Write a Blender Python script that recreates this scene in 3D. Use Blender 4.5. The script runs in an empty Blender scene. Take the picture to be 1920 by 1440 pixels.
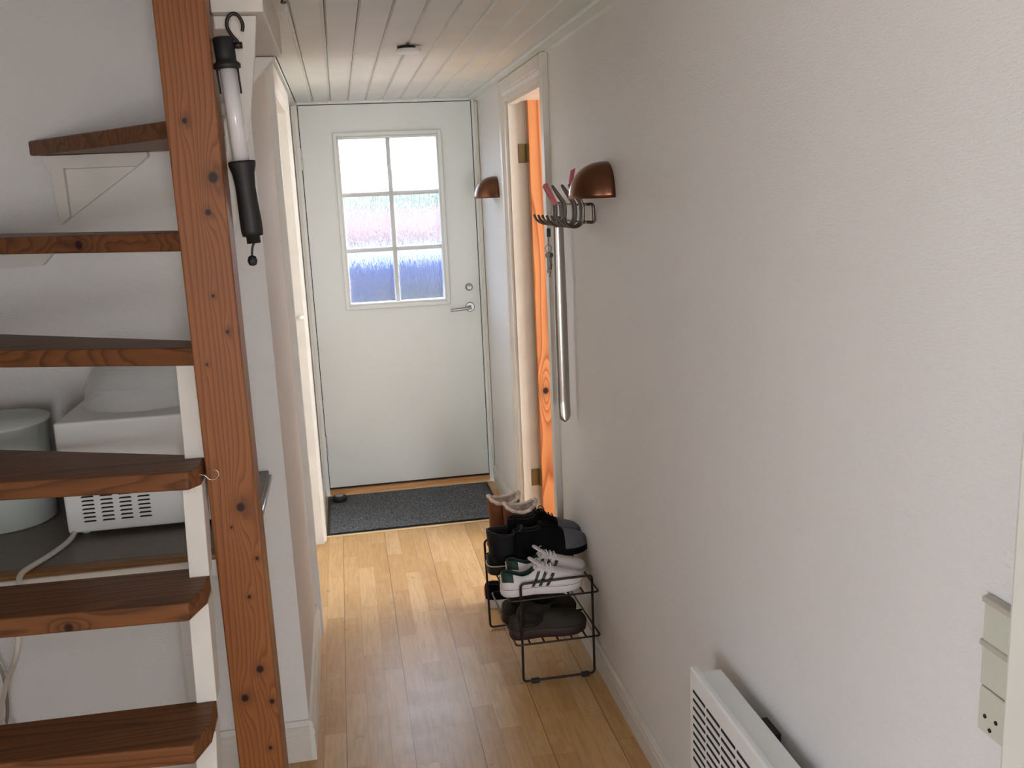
import bpy, bmesh, math, random
from mathutils import Vector, Matrix, noise
random.seed(7)
PI = math.pi
C = bpy.context.scene.collection
SC = bpy.context.scene

# ------------------------------------------------------------------ camera
F, YAW, PITCH, ROLL, EYE = 1767., .171, .203, -.045, 1.601
cam_d = bpy.data.cameras.new('camera')
cam = bpy.data.objects.new('camera', cam_d); C.objects.link(cam)
fw = Vector((math.sin(YAW)*math.cos(PITCH), math.cos(YAW)*math.cos(PITCH), -math.sin(PITCH)))
rt = Vector((math.cos(YAW), -math.sin(YAW), 0)); up = rt.cross(fw)
r2 = rt*math.cos(ROLL)+up*math.sin(ROLL); u2 = -rt*math.sin(ROLL)+up*math.cos(ROLL)
M = Matrix.Identity(4)
for i in range(3):
    M[i][0] = r2[i]; M[i][1] = u2[i]; M[i][2] = -fw[i]
M[0][3], M[1][3], M[2][3] = 0, 0, EYE
cam.matrix_world = M
cam_d.sensor_fit = 'HORIZONTAL'; cam_d.sensor_width = 36; cam_d.lens = 36*F/1920
cam_d.clip_start = .02
SC.camera = cam

# ------------------------------------------------------------------ world, sun, window daylight, added fill lamps, exposure
w = bpy.data.worlds.new('sky'); SC.world = w; w.use_nodes = True
wn = w.node_tree; wn.nodes.clear()
wo = wn.nodes.new('ShaderNodeOutputWorld'); wb = wn.nodes.new('ShaderNodeBackground')
sk = wn.nodes.new('ShaderNodeTexSky'); sk.sky_type = 'HOSEK_WILKIE'; sk.turbidity = 6.0; sk.sun_direction = Vector((.35, .5, .8)).normalized()
wb.inputs[1].default_value = 26.0
wn.links.new(sk.outputs[0], wb.inputs[0]); wn.links.new(wb.outputs[0], wo.inputs[0])
def area(name, loc, aim, sx, sy, power, col):
    l = bpy.data.lights.new(name, 'AREA'); l.shape = 'RECTANGLE'; l.size = sx; l.size_y = sy; l.energy = power; l.color = col
    o = bpy.data.objects.new(name, l); C.objects.link(o); o.location = loc
    o.rotation_euler = (Vector(aim)-Vector(loc)).to_track_quat('-Z', 'Z').to_euler(); return o
sun = bpy.data.lights.new('sun', 'SUN'); sun.energy = 12; sun.angle = .02; sun.color = (1, .95, .86)
so = bpy.data.objects.new('sun', sun); C.objects.link(so)
so.rotation_euler = Vector((-.45, -.55, -.70)).to_track_quat('-Z', 'Y').to_euler()
area('daylight_living_room_window', (-2.35, -1.5, 1.25), (.754, 1.0, 1.0), 1.5, 1.2, 38, (1.0, .95, .87))
area('added_rear_fill', (.62, -3.4, 1.1), (.25, 5, 1.2), .6, 1.6, 20, (1.0, .97, .93)).data.spread = 1.7  # added fill aimed down the hall to brighten the front door
area('daylight_side_room_window', (3.2, 3.3, 1.5), (.8, 4.1, 1.2), 1.3, 1.2, 75, (1.0, .98, .95))
area('added_left_room_fill', (-2.2, 4.6, 1.5), (-.2, 4.2, 1.2), .9, 1.0, 3, (1.0, .93, .92))  # added fill behind the left doorway; this room has no window
SC.view_settings.view_transform = 'Standard'; SC.view_settings.look = 'None'
SC.view_settings.gamma = 1; SC.view_settings.use_curve_mapping = False
SC.view_settings.exposure = 0.42

# ------------------------------------------------------------------ materials
def srgb(r, g, b):
    f = lambda c: (c/255/12.92) if c/255 <= .04045 else ((c/255+.055)/1.055)**2.4
    return (f(r), f(g), f(b), 1)
class NT:
    def __init__(s, name):
        s.m = bpy.data.materials.new(name); s.m.use_nodes = True; s.t = s.m.node_tree
        s.b = s.t.nodes['Principled BSDF']; s.o = s.t.nodes['Material Output']
    def n(s, typ, **k):
        nd = s.t.nodes.new(typ)
        for a, v in k.items(): setattr(nd, a, v)
        return nd
    def l(s, a, b): s.t.links.new(a, b)
    def math(s, op, a, b=None, c=None, clamp=False):
        nd = s.n('ShaderNodeMath', operation=op); nd.use_clamp = clamp
        for i, v in enumerate((a, b, c)):
            if v is None: continue
            if hasattr(v, 'links'): s.l(v, nd.inputs[i])
            else: nd.inputs[i].default_value = v
        return nd.outputs[0]
    def mix(s, f, a, b):
        nd = s.n('ShaderNodeMix', data_type='RGBA')
        for i, v in ((0, f), (6, a), (7, b)):
            if hasattr(v, 'links'): s.l(v, nd.inputs[i])
            else: nd.inputs[i].default_value = v
        return nd.outputs[2]
    def co(s, scale=(1, 1, 1), rot=(0, 0, 0)):
        tc = s.n('ShaderNodeTexCoord'); mp = s.n('ShaderNodeMapping')
        mp.inputs['Scale'].default_value = scale; mp.inputs['Rotation'].default_value = rot
        s.l(tc.outputs['Object'], mp.inputs[0]); return mp.outputs[0]
    def noise(s, vec, sc, det=3, rough=.5, out='Fac'):
        nd = s.n('ShaderNodeTexNoise'); nd.inputs['Scale'].default_value = sc
        nd.inputs['Detail'].default_value = det; nd.inputs['Roughness'].default_value = rough
        s.l(vec, nd.inputs['Vector']); return nd.outputs[out]
    def ramp(s, v, stops):
        nd = s.n('ShaderNodeValToRGB'); e = nd.color_ramp.elements
        while len(e) < len(stops): e.new(.5)
        for q, (p, c) in zip(e, stops): q.position = p; q.color = c
        s.l(v, nd.inputs[0]); return nd.outputs[0]
    def bump(s, h, st=.3, dist=.002):
        nd = s.n('ShaderNodeBump'); nd.inputs['Strength'].default_value = st; nd.inputs['Distance'].default_value = dist
        s.l(h, nd.inputs['Height']); s.l(nd.outputs[0], s.b.inputs['Normal'])
def plain(name, col, rough=.5, metal=0, var=.06, vs=6, bump=0, bs=60, spec=.5):
    q = NT(name); v = q.co()
    nz = q.noise(v, vs, 4)
    d = tuple(c*(1-var) for c in col[:3])+(1,); u = tuple(min(1, c*(1+var)) for c in col[:3])+(1,)
    q.l(q.ramp(nz, [(.3, d), (.7, u)]), q.b.inputs['Base Color'])
    q.b.inputs['Roughness'].default_value = rough; q.b.inputs['Metallic'].default_value = metal
    q.b.inputs['Specular IOR Level'].default_value = spec
    if bump: q.bump(q.noise(v, bs, 3), bump, .002)
    return q.m
def wallpaper(name, col):
    q = NT(name); tc = q.n('ShaderNodeTexCoord'); sep = q.n('ShaderNodeSeparateXYZ'); q.l(tc.outputs['Object'], sep.inputs[0])
    X, Y, Z = sep.outputs
    hz = q.math('ADD', X, Y)
    cb = q.n('ShaderNodeCombineXYZ'); q.l(hz, cb.inputs[0]); q.l(Z, cb.inputs[1])
    # woven diagonal ribs with ragged threads
    m1 = q.n('ShaderNodeMapping'); m1.inputs['Rotation'].default_value = (0, 0, .35); m1.inputs['Scale'].default_value = (80, 290, 1); q.l(cb.outputs[0], m1.inputs[0])
    a = q.noise(m1.outputs[0], 1.0, 2, .6)
    m2 = q.n('ShaderNodeMapping'); m2.inputs['Rotation'].default_value = (0, 0, -.7); m2.inputs['Scale'].default_value = (340, 120, 1); q.l(cb.outputs[0], m2.inputs[0])
    b = q.noise(m2.outputs[0], 1.0, 2, .6)
    h = q.math('ADD', q.math('MULTIPLY', a, .7), q.math('MULTIPLY', b, .3))
    q.bump(h, .65, .004)
    big = q.noise(cb.outputs[0], 2.2, 3)
    d = tuple(c*.97 for c in col[:3])+(1,)
    q.l(q.ramp(big, [(.3, d), (.7, col)]), q.b.inputs['Base Color'])
    q.b.inputs['Roughness'].default_value = .62; q.b.inputs['Specular IOR Level'].default_value = .35
    return q.m
def wood(name, c1, c2, axis='x', f=1.0, knots=(), knot_r=.011, rough=.45, dark=None, plane='xz', wob=.35, dens=1.0):
    """grain running along axis; knots given as (a, b, radius scale) in the named plane"""
    q = NT(name)
    s = {'x': (1.2, 14, 14), 'y': (14, 1.2, 14), 'z': (14, 14, 1.2)}[axis]
    v = q.co(tuple(k*f for k in s))
    tc = q.n('ShaderNodeTexCoord'); sep = q.n('ShaderNodeSeparateXYZ'); q.l(tc.outputs['Object'], sep.inputs[0])
    A = sep.outputs['XYZ'.index(plane[0].upper())]; B = sep.outputs['XYZ'.index(plane[1].upper())]
    nz = q.noise(v, .55, 3, .5)
    across = sep.outputs[{'x': 1, 'y': 0, 'z': 0}[axis]]
    base = q.math('ADD', q.math('MULTIPLY', across, 90*f*dens), q.math('MULTIPLY', nz, 26*wob))
    dk = None
    for (ka, kb, kr) in knots:
        sa, sb = (1/(knot_r*kr), 1/(knot_r*kr*1.15))
        da = q.math('MULTIPLY', q.math('SUBTRACT', A, ka), sa); db = q.math('MULTIPLY', q.math('SUBTRACT', B, kb), sb)
        # elongated influence along the grain
        la, lb = (.45, 1) if axis == plane[0] else (1, .28)
        e1 = q.math('ADD', q.math('POWER', q.math('MULTIPLY', q.math('ABSOLUTE', da), la), 2), q.math('POWER', q.math('MULTIPLY', q.math('ABSOLUTE', db), lb), 2))
        g = q.math('EXPONENT', q.math('MULTIPLY', e1, -.35))
        base = q.math('ADD', base, q.math('MULTIPLY', g, 2.2*kr))
        r = q.math('ADD', q.math('POWER', q.math('ABSOLUTE', da), 2), q.math('POWER', q.math('ABSOLUTE', db), 2))
        k = q.math('SUBTRACT', 1.35, r, clamp=True)
        halo = q.math('MULTIPLY', q.math('EXPONENT', q.math('MULTIPLY', r, -.22)), .35)
        kk = q.math('MAXIMUM', k, halo)
        dk = kk if dk is None else q.math('MAXIMUM', dk, kk)
    fr = q.math('FRACT', base)
    ring = q.ramp(fr, [(0, (0, 0, 0, 1)), (.55, (.25, .25, .25, 1)), (.86, (.85, .85, .85, 1)), (1, (.1, .1, .1, 1))])
    fine = q.noise(v, 7, 3, .7)
    col = q.mix(ring, c1, c2)
    col = q.mix(q.math('MULTIPLY', fine, .45), col, tuple(c*.72 for c in c2[:3])+(1,))
    patch = q.noise(v, .25, 2)
    col = q.mix(q.math('MULTIPLY', patch, .3), col, tuple(c*.85 for c in c1[:3])+(1,))
    if dk is not None: col = q.mix(dk, col, dark or srgb(38, 10, 5))
    q.l(col, q.b.inputs['Base Color']); q.b.inputs['Roughness'].default_value = rough; q.b.inputs['Specular IOR Level'].default_value = .3
    q.bump(fine, .15, .001)
    return q.m
def parquet():
    q = NT('parquet'); tc = q.n('ShaderNodeTexCoord'); sep = q.n('ShaderNodeSeparateXYZ'); q.l(tc.outputs['Object'], sep.inputs[0])
    X, Y = sep.outputs[0], sep.outputs[1]
    sx = q.math('DIVIDE', q.math('ADD', X, 5.013), .0655); row = q.math('FLOOR', sx)
    wn1 = q.n('ShaderNodeTexWhiteNoise', noise_dimensions='1D'); q.l(row, wn1.inputs['W'])
    sy = q.math('ADD', q.math('DIVIDE', Y, .41), q.math('MULTIPLY', wn1.outputs[0], 3.7)); blk = q.math('FLOOR', sy)
    cb = q.n('ShaderNodeCombineXYZ'); q.l(row, cb.inputs[0]); q.l(blk, cb.inputs[1])
    wn2 = q.n('ShaderNodeTexWhiteNoise', noise_dimensions='2D'); q.l(cb.outputs[0], wn2.inputs['Vector'])
    rnd = wn2.outputs[0]
    col = q.ramp(rnd, [(0, srgb(194, 150, 96)), (.35, srgb(204, 161, 106)), (.7, srgb(212, 170, 116)), (1, srgb(219, 180, 130))])
    # grain, shifted per block
    cg = q.n('ShaderNodeCombineXYZ'); q.l(q.math('ADD', X, q.math('MULTIPLY', rnd, 7)), cg.inputs[0]); q.l(Y, cg.inputs[1]); q.l(rnd, cg.inputs[2])
    mg = q.n('ShaderNodeMapping'); mg.inputs['Scale'].default_value = (60, 5, 1); q.l(cg.outputs[0], mg.inputs[0])
    gr = q.noise(mg.outputs[0], 1.6, 5, .65)
    col = q.mix(q.math('MULTIPLY', q.math('SUBTRACT', gr, .42, clamp=True), 1.6), col, srgb(150, 114, 76))
    # light worn patches and dark scuffs
    w1 = q.noise(tc.outputs['Object'], 9, 5, .7)
    col = q.mix(q.math('MULTIPLY', q.math('SUBTRACT', w1, .53, clamp=True), 2.2), col, srgb(214, 190, 150))
    w2 = q.noise(tc.outputs['Object'], 3.1, 4, .6)
    col = q.mix(q.math('MULTIPLY', q.math('SUBTRACT', w2, .6, clamp=True), 1.6), col, srgb(120, 84, 52))
    # seams: every strip fine, every third strip (a plank) wider
    fx = q.math('ABSOLUTE', q.math('SUBTRACT', q.math('FRACT', sx), .5)); fy = q.math('ABSOLUTE', q.math('SUBTRACT', q.math('FRACT', sy), .5))
    px = q.math('ABSOLUTE', q.math('SUBTRACT', q.math('FRACT', q.math('DIVIDE', sx, 3)), .5))
    s1 = q.math('GREATER_THAN', fx, .488); s2 = q.math('GREATER_THAN', fy, .4975); s3 = q.math('GREATER_THAN', px, .494)
    col = q.mix(q.math('MULTIPLY', q.math('MAXIMUM', s1, s2), .35), col, srgb(130, 90, 50))
    col = q.mix(q.math('MULTIPLY', s3, .75), col, srgb(84, 54, 30))
    q.l(col, q.b.inputs['Base Color'])
    q.l(q.math('ADD', q.math('MULTIPLY', w1, .22), .2), q.b.inputs['Roughness'])
    q.bump(q.math('ADD', q.math('MULTIPLY', gr, .4), q.math('MULTIPLY', q.noise(tc.outputs['Object'], 14, 2), 1.0)), .12, .002)
    return q.m
def glass_rain():
    q = NT('rain_glass'); v = q.co((230, 230, 13)); h = q.noise(v, 1.0, 3, .6)
    t = q.t; t.nodes.remove(q.b)
    bp = q.n('ShaderNodeBump'); bp.inputs['Strength'].default_value = .9; bp.inputs['Distance'].default_value = .006; q.l(h, bp.inputs['Height'])
    rf = q.n('ShaderNodeBsdfRefraction'); rf.inputs['Roughness'].default_value = .04; rf.inputs['IOR'].default_value = 1.25; q.l(bp.outputs[0], rf.inputs['Normal'])
    tr = q.n('ShaderNodeBsdfTransparent'); tl = q.n('ShaderNodeBsdfTranslucent'); tl.inputs[0].default_value = (.85, .95, 1, 1)
    gl = q.n('ShaderNodeBsdfGlossy'); gl.inputs['Roughness'].default_value = .15; q.l(bp.outputs[0], gl.inputs['Normal'])
    def mx(f, a, b):
        m = q.n('ShaderNodeMixShader'); m.inputs[0].default_value = f; q.l(a, m.inputs[1]); q.l(b, m.inputs[2]); return m.outputs[0]
    q.l(mx(.04, mx(.02, mx(.30, rf.outputs[0], tr.outputs[0]), tl.outputs[0]), gl.outputs[0]), q.o.inputs[0])
    return q.m
def clear(name, col, rough=.05, mixf=.75):
    q = NT(name); q.b.inputs['Base Color'].default_value = col; q.b.inputs['Roughness'].default_value = rough
    tr = q.n('ShaderNodeBsdfTransparent'); m = q.n('ShaderNodeMixShader'); m.inputs[0].default_value = mixf
    q.l(q.b.outputs[0], m.inputs[1]); q.l(tr.outputs[0], m.inputs[2]); q.l(m.outputs[0], q.o.inputs[0]); return q.m
def carpet():
    q = NT('mat_pile'); v = q.co(); n = q.noise(v, 130, 3, .8); b = q.noise(v, 5, 3)
    c = q.ramp(n, [(.38, srgb(52, 56, 62)), (.5, srgb(86, 90, 96)), (.62, srgb(150, 154, 160))])
    q.l(q.mix(q.math('MULTIPLY', b, .5), c, srgb(58, 56, 54)), q.b.inputs['Base Color'])
    q.b.inputs['Roughness'].default_value = .95; q.bump(n, .7, .004); return q.m

M_WALL = wallpaper('woven_wallpaper', srgb(226, 222, 219))
M_PAINT = plain('white_paint', srgb(226, 224, 214), .4, var=.03, vs=9, bump=.06, bs=40)
M_PAINT2 = plain('cream_paint', srgb(214, 208, 200), .45, var=.05, vs=9, bump=.08, bs=30)
M_CEIL = plain('ceiling_paint', srgb(216, 220, 216), .5, var=.04, vs=5, bump=.08, bs=25)
M_DOOR = plain('door_paint', srgb(232, 236, 234), .35, var=.02, vs=3)
M_DARKGAP = plain('dark_gap_shade', srgb(38, 22, 20), .7)
POSTK = [(a+.62, b, c) for a, b, c in [(-.262, 1.75, .6), (-.222, 1.648, 1.25), (-.238, 1.585, .7), (-.245, 1.43, .4), (-.226, 1.36, .45), (-.27, 1.30, .3), (-.236, 1.01, 1.15), (-.258, .97, .3), (-.215, .90, .5), (-.232, .66, 1.0), (-.268, .60, 1.0), (-.215, .585, .7), (-.228, .48, .5), (-.238, .82, .5)]]
M_POST = wood('stained_pine_post', srgb(156, 98, 54), srgb(104, 54, 28), 'z', 1.0, POSTK, .0085, .42, plane='xz', wob=.3)
M_TREAD = wood('stained_pine_tread', srgb(130, 82, 46), srgb(66, 36, 22), 'x', .9, [(.10, 1.53, 1.2), (.09, .873, 1.1)], .008, .45, plane='xz', wob=.45, dens=.5)
M_EDGEW = wood('worktop_oak_edge', srgb(164, 118, 74), srgb(120, 82, 48), 'x', 1.2)
M_OPEND = wood('orange_pine', srgb(220, 148, 92), srgb(134, 52, 26), 'z', .42, [(.028, .695, 1.6)], .01, .38, plane='xz', wob=.8, dens=.25)
M_THRESH = wood('threshold_wood', srgb(206, 158, 108), srgb(178, 126, 78), 'x', 1)
M_FLOOR = parquet()
M_MAT = carpet()
M_BLACK = plain('black_rubber', srgb(24, 24, 26), .55, bump=.1, bs=120)
M_WIRE = plain('brown_black_wire', srgb(34, 24, 24), .35, .3)
M_CHROME = plain('polished_chrome', srgb(176, 172, 168), .26, 1, var=.03)
M_NICKEL = plain('dull_nickel', srgb(104, 97, 92), .3, 1, var=.05)
M_STEEL = plain('satin_steel', srgb(176, 178, 178), .32, 1, var=.04)
M_BRASS = plain('aged_brass', srgb(120, 104, 72), .45, .8)
M_COPPER = plain('brushed_copper', srgb(122, 84, 66), .28, 1, var=.12, vs=14)
M_WHITEP = plain('white_plastic', srgb(232, 232, 230), .35, var=.02)
M_MICRO = plain('white_enamel', srgb(222, 222, 220), .25, var=.02)
M_GREYTOP = plain('grey_laminate', srgb(122, 112, 104), .4, var=.1, vs=60)
M_BUCKET = plain('matte_white_bucket', srgb(206, 212, 206), .5, var=.03)
M_DARKW = plain('dark_brown_board', srgb(58, 36, 26), .5)
M_OUTLET = plain('pale_grey_plastic', srgb(196, 196, 180), .4, var=.02)
M_GLASS = glass_rain()
M_CLEAR = clear('clear_plastic', (.9, .92, .92, 1), .08, .78)
M_TUBE = clear('clear_tube', (.80, .77, .79, 1), .12, .12)
M_PINK = plain('pink_plastic', srgb(226, 120, 132), .35)
M_DARKIN = plain('dark_inside', srgb(14, 13, 12), .8)
M_CORD = plain('white_cord', srgb(214, 208, 198), .4)

# ------------------------------------------------------------------ mesh helpers
def nb(): return bmesh.new()
def box(bm, x0, x1, y0, y1, z0, z1):
    v = [bm.verts.new(p) for p in ((x0, y0, z0), (x1, y0, z0), (x1, y1, z0), (x0, y1, z0), (x0, y0, z1), (x1, y0, z1), (x1, y1, z1), (x0, y1, z1))]
    for f in ((3, 2, 1, 0), (4, 5, 6, 7), (0, 1, 5, 4), (1, 2, 6, 5), (2, 3, 7, 6), (3, 0, 4, 7)): bm.faces.new([v[i] for i in f])
    return v
def prism(bm, poly, ax, a, b):
    """poly: 2-D outline in the two axes other than ax (in xyz order), extruded a..b along ax"""
    def P(p, t):
        if ax == 'x': return (t, p[0], p[1])
        if ax == 'y': return (p[0], t, p[1])
        return (p[0], p[1], t)
    A = [bm.verts.new(P(p, a)) for p in poly]; B = [bm.verts.new(P(p, b)) for p in poly]
    n = len(poly); bm.faces.new(A); bm.faces.new(B[::-1])
    for i in range(n): bm.faces.new((A[i], B[i], B[(i+1) % n], A[(i+1) % n]))
def smooth_path(pts, n=6):
    """Catmull-Rom through the points"""
    P = [Vector(p) for p in pts]; out = []
    for i in range(len(P)-1):
        p0, p1, p2, p3 = P[max(i-1, 0)], P[i], P[i+1], P[min(i+2, len(P)-1)]
        for k in range(n):
            t = k/n
            out.append(.5*((2*p1)+(-p0+p2)*t+(2*p0-5*p1+4*p2-p3)*t*t+(-p0+3*p1-3*p2+p3)*t**3))
    out.append(P[-1]); return out
def round_path(pts, r=.012, n=4, closed=False):
    """polyline with rounded corners"""
    P = [Vector(p) for p in pts]; out = []; N = len(P)
    for i in range(N):
        if not closed and i in (0, N-1): out.append(P[i]); continue
        a, b, c = P[i-1], P[i], P[(i+1) % N]
        d1 = min(r, (a-b).length*.49); d2 = min(r, (c-b).length*.49)
        s = b+(a-b).normalized()*d1; e = b+(c-b).normalized()*d2
        for k in range(n+1):
            t = k/n; out.append(s*(1-t)**2+b*2*t*(1-t)+e*t*t)
    return out
def tube(bm, pts, r, seg=10, closed=False, caps=True, rs=None, flat=1.0):
    P = [Vector(p) for p in pts]; n = len(P); rings = []
    prev = None
    for i in range(n):
        if closed: t = (P[(i+1) % n]-P[i-1])
        else: t = P[min(i+1, n-1)]-P[max(i-1, 0)]
        t = t.normalized() if t.length > 1e-9 else Vector((0, 0, 1))
        if prev is None:
            a = Vector((0, 0, 1)) if abs(t.z) < .9 else Vector((1, 0, 0))
            u = t.cross(a).normalized()
        else:
            u = (prev-t*prev.dot(t)); u = u.normalized() if u.length > 1e-6 else t.orthogonal().normalized()
        prev = u; v = t.cross(u)
        rr = rs[i] if rs else r
        rings.append([bm.verts.new(P[i]+(u*math.cos(2*PI*k/seg)+v*math.sin(2*PI*k/seg)*flat)*rr) for k in range(seg)])
    m = n if closed else n-1
    for i in range(m):
        A, B = rings[i], rings[(i+1) % n]
        for k in range(seg):
            f = bm.faces.new((A[k], A[(k+1) % seg], B[(k+1) % seg], B[k])); f.smooth = True
    if caps and not closed:
        bm.faces.new(rings[0][::-1]); bm.faces.new(rings[-1])
def lathe(bm, prof, origin=(0, 0, 0), axis=(0, 0, 1), seg=32, sx=1, sy=1, cap0=True, cap1=True):
    """prof: (radius, height) pairs turned about axis through origin"""
    z = Vector(axis).normalized(); u = z.orthogonal().normalized(); v = z.cross(u); o = Vector(origin); R = []
    for (r, h) in prof:
        R.append([bm.verts.new(o+z*h+(u*math.cos(2*PI*k/seg)*sx+v*math.sin(2*PI*k/seg)*sy)*r) for k in range(seg)])
    for A, B in zip(R, R[1:]):
        for k in range(seg):
            f = bm.faces.new((A[k], A[(k+1) % seg], B[(k+1) % seg], B[k])); f.smooth = True
    if cap0: bm.faces.new(R[0][::-1])
    if cap1: bm.faces.new(R[-1])
def wpos(o):
    p = Vector((0, 0, 0))
    while o: p += o.location; o = o.parent
    return p
def obj(name, bm, mat, parent=None, bevel=0, local=False, loc=None, subd=0, solid=0):
    bmesh.ops.remove_doubles(bm, verts=bm.verts, dist=1e-6)
    bmesh.ops.recalc_face_normals(bm, faces=bm.faces)
    me = bpy.data.meshes.new(name)
    if not local:
        s = wpos(parent) if parent else Vector(loc or (0, 0, 0))
        bmesh.ops.translate(bm, verts=bm.verts, vec=-s)
    bm.to_mesh(me); bm.free()
    for m in (mat if isinstance(mat, (list, tuple)) else [mat]): me.materials.append(m)
    o = bpy.data.objects.new(name, me); C.objects.link(o)
    if parent: o.parent = parent
    elif loc: o.location = loc
    if solid:
        s = o.modifiers.new('solid', 'SOLIDIFY'); s.thickness = solid; s.offset = 0
    if bevel:
        b = o.modifiers.new('bevel', 'BEVEL'); b.width = bevel; b.segments = 3; b.limit_method = 'ANGLE'; b.angle_limit = .6
        b.harden_normals = False
    if subd:
        s = o.modifiers.new('sub', 'SUBSURF'); s.levels = subd; s.render_levels = subd
        for p in me.polygons: p.use_smooth = True
    return o
def tag(o, label, cat, group=None):
    o['label'] = label; o['category'] = cat
    if group: o['group'] = group
    return o
def thing(name, label, cat, loc=(0, 0, 0), group=None, rot=None):
    o = bpy.data.objects.new(name, None); C.objects.link(o); o.location = loc; o.empty_display_size = .05
    if rot: o.rotation_euler = rot
    return tag(o, label, cat, group)
def struct(name, bm, mat, parent=None, bevel=0, label=None):
    o = obj(name, bm, mat, parent, bevel)
    o['kind'] = 'structure'
    if label: o['label'] = label
    return o

XR, XL, HC, YA, YD = .754, -.200, 2.078, 2.56, 5.067
# ------------------------------------------------------------------ room shell
b = nb(); box(b, -3.0, 4.2, -3.6, 5.03, -.08, 0); struct('floor', b, M_FLOOR, label='honey coloured strip parquet floor')
# right wall with the doorway (Y 3.42 .. 4.20)
b = nb(); box(b, XR, .84, -3.6, 3.42, 0, 2.4); box(b, XR, .84, 4.20, 5.14, 0, 2.4); box(b, XR, .84, 3.42, 4.20, 2.005, 2.4)
struct('wall_right', b, M_WALL, label='long white wall in woven wallpaper')
b = nb(); box(b, -1.10, XL, YA, YA+.08, 0, 3.4)
struct('wall_back', b, M_WALL, label='white wallpapered wall behind the open stairs')
b = nb(); box(b, XL-.08, XL, YA+.08, 3.43, 0, 2.4); box(b, XL-.08, XL, 4.34, 5.14, 0, 2.4); box(b, XL-.08, XL, 3.43, 4.34, 1.995, 2.4)
struct('wall_left', b, M_WALL, label='white wallpapered side wall of the hallway')
# end wall above and beside the front door
b = nb(); box(b, -.5, XL+.005, YD+.01, YD+.12, 0, 2.4); box(b, XR-.005, 1.2, YD+.01, YD+.12, 0, 2.4); box(b, XL, XR, YD+.03, YD+.12, 2.095, 2.4)
struct('wall_end', b, M_WALL)
# living side: left wall with window, rear wall with an unseen opening sized for the light
b = nb(); box(b, -2.6, -2.5, -3.6, -2.4, 0, 2.4); box(b, -2.6, -2.5, -.6, 1.2, 0, 2.4); box(b, -2.6, -2.5, -2.4, -.6, 0, .65); box(b, -2.6, -2.5, -2.4, -.6, 2.05, 2.4)
struct('wall_living_left', b, M_WALL)
b = nb(); box(b, -2.6, .3, -3.6, -3.5, 0, 2.4); box(b, 1.0, 4.2, -3.6, -3.5, 0, 2.4); box(b, .3, 1.0, -3.6, -3.5, 0, .3); box(b, .3, 1.0, -3.6, -3.5, 2.0, 2.4)
struct('wall_rear', b, M_WALL)
b = nb(); box(b, -2.5, -1.10, 1.2, 1.28, 0, 2.4); box(b, -1.10, -1.02, .15, YA, 0, 3.4)  # unseen near stretch, lengthened to keep window light off the stair wall
struct('wall_stair_side', b, M_WALL)
# stairwell above the treads
b = nb(); box(b, -1.10, -.115, .75, .80, 2.14, 3.4); box(b, -1.10, .0, .75, YA+.08, 3.4, 3.45); struct('ceiling_stairwell', b, M_WALL)
b = nb(); box(b, -.138, -.1185, .80, 2.80, 1.992, 2.0785); box(b, -.138, -.0955, .80, 2.80, 2.0785, 3.4); struct('trim_1', b, M_PAINT2, label='white boxed side of the stair opening')
# side room seen through the doorway on the right, and room on the left
b = nb(); box(b, .84, 3.9, 5.06, 5.14, 0, 2.4); box(b, 3.9, 4.0, 4.4, 5.14, 0, 2.4); box(b, 3.9, 4.0, 2.4, 4.4, 0, .8); box(b, 3.9, 4.0, 2.4, 4.4, 2.1, 2.4); box(b, .84, 4.0, 2.3, 2.4, 0, 2.4)
struct('wall_side_room', b, M_WALL)
b = nb(); box(b, -2.6, -.5, 5.1, 5.18, 0, 2.4); box(b, -2.7, -2.6, 2.6, 5.18, 0, .8); box(b, -2.7, -2.6, 2.6, 5.18, .8, 2.4); box(b, -2.6, -.28, 2.64, 2.7, 0, 2.4)
struct('wall_left_room', b, M_WALL)
# ceiling: tongue and groove boards running down the hallway
b = nb(); xs = [-.083+.0872*k for k in range(11)]
def plank(x0, x1, y0, y1, g=.004):
    prism(b, [(x0+.0008, HC+.02), (x0+.0008, HC+.006), (x0+.006, HC), (x1-.010, HC), (x1-.0095, HC+.0045), (x1-.0008, HC+.0045), (x1-.0008, HC+.02)], 'y', y0, y1)
rj = random.Random(3)
for k in range(-3, 10):
    x0 = .004+.0872*k; x1 = x0+.0872
    lo = -3.5 if x0 > -.10 else YA+.08+.001
    if x0 < -.21: continue
    x1 = min(x1, XR-.001)
    if x1-x0 < .02: continue
    joints = {2: [3.95, 1.4], 4: [2.93], 1: [1.9], 6: [1.2, 4.2]}.get(k, [rj.uniform(.4, 2.2)])
    ys = [lo]+sorted(j for j in joints if j > lo+.3)+[YD+.02]
    for ya, yb in zip(ys, ys[1:]): plank(max(x0, XL), x1, ya+.0008, yb-.0008)
box(b, -.095, XR, -3.5, YD+.1, HC+.02, HC+.12); box(b, XL, -.09, YA+.08, YD+.1, HC+.02, HC+.12)
struct('ceiling', b, M_CEIL, label='low ceiling of white painted tongue and groove boards')
b = nb(); box(b, -2.6, -.115, -3.6, .75, 2.14, 2.24); box(b, .84, 4.0, 2.3, 5.14, 2.14, 2.24); box(b, -2.7, -.28, 2.64, 5.18, 2.14, 2.24); box(b, XR, 4.2, -3.6, 2.3, 2.4, 2.45)
struct('ceiling_rooms', b, M_CEIL)
# ceiling edge strips
b = nb(); prism(b, [(XR, HC), (XR-.05, HC), (XR-.046, HC-.008), (XR-.012, HC-.012), (XR, HC-.018)], 'y', -3.5, 5.02); struct('trim_2', b, M_CEIL, label='narrow white cornice strip above the long wall')
b = nb(); box(b, XL, XL+.03, YA+.09, 5.02, HC-.012, HC); struct('trim_3', b, M_CEIL)
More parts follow.
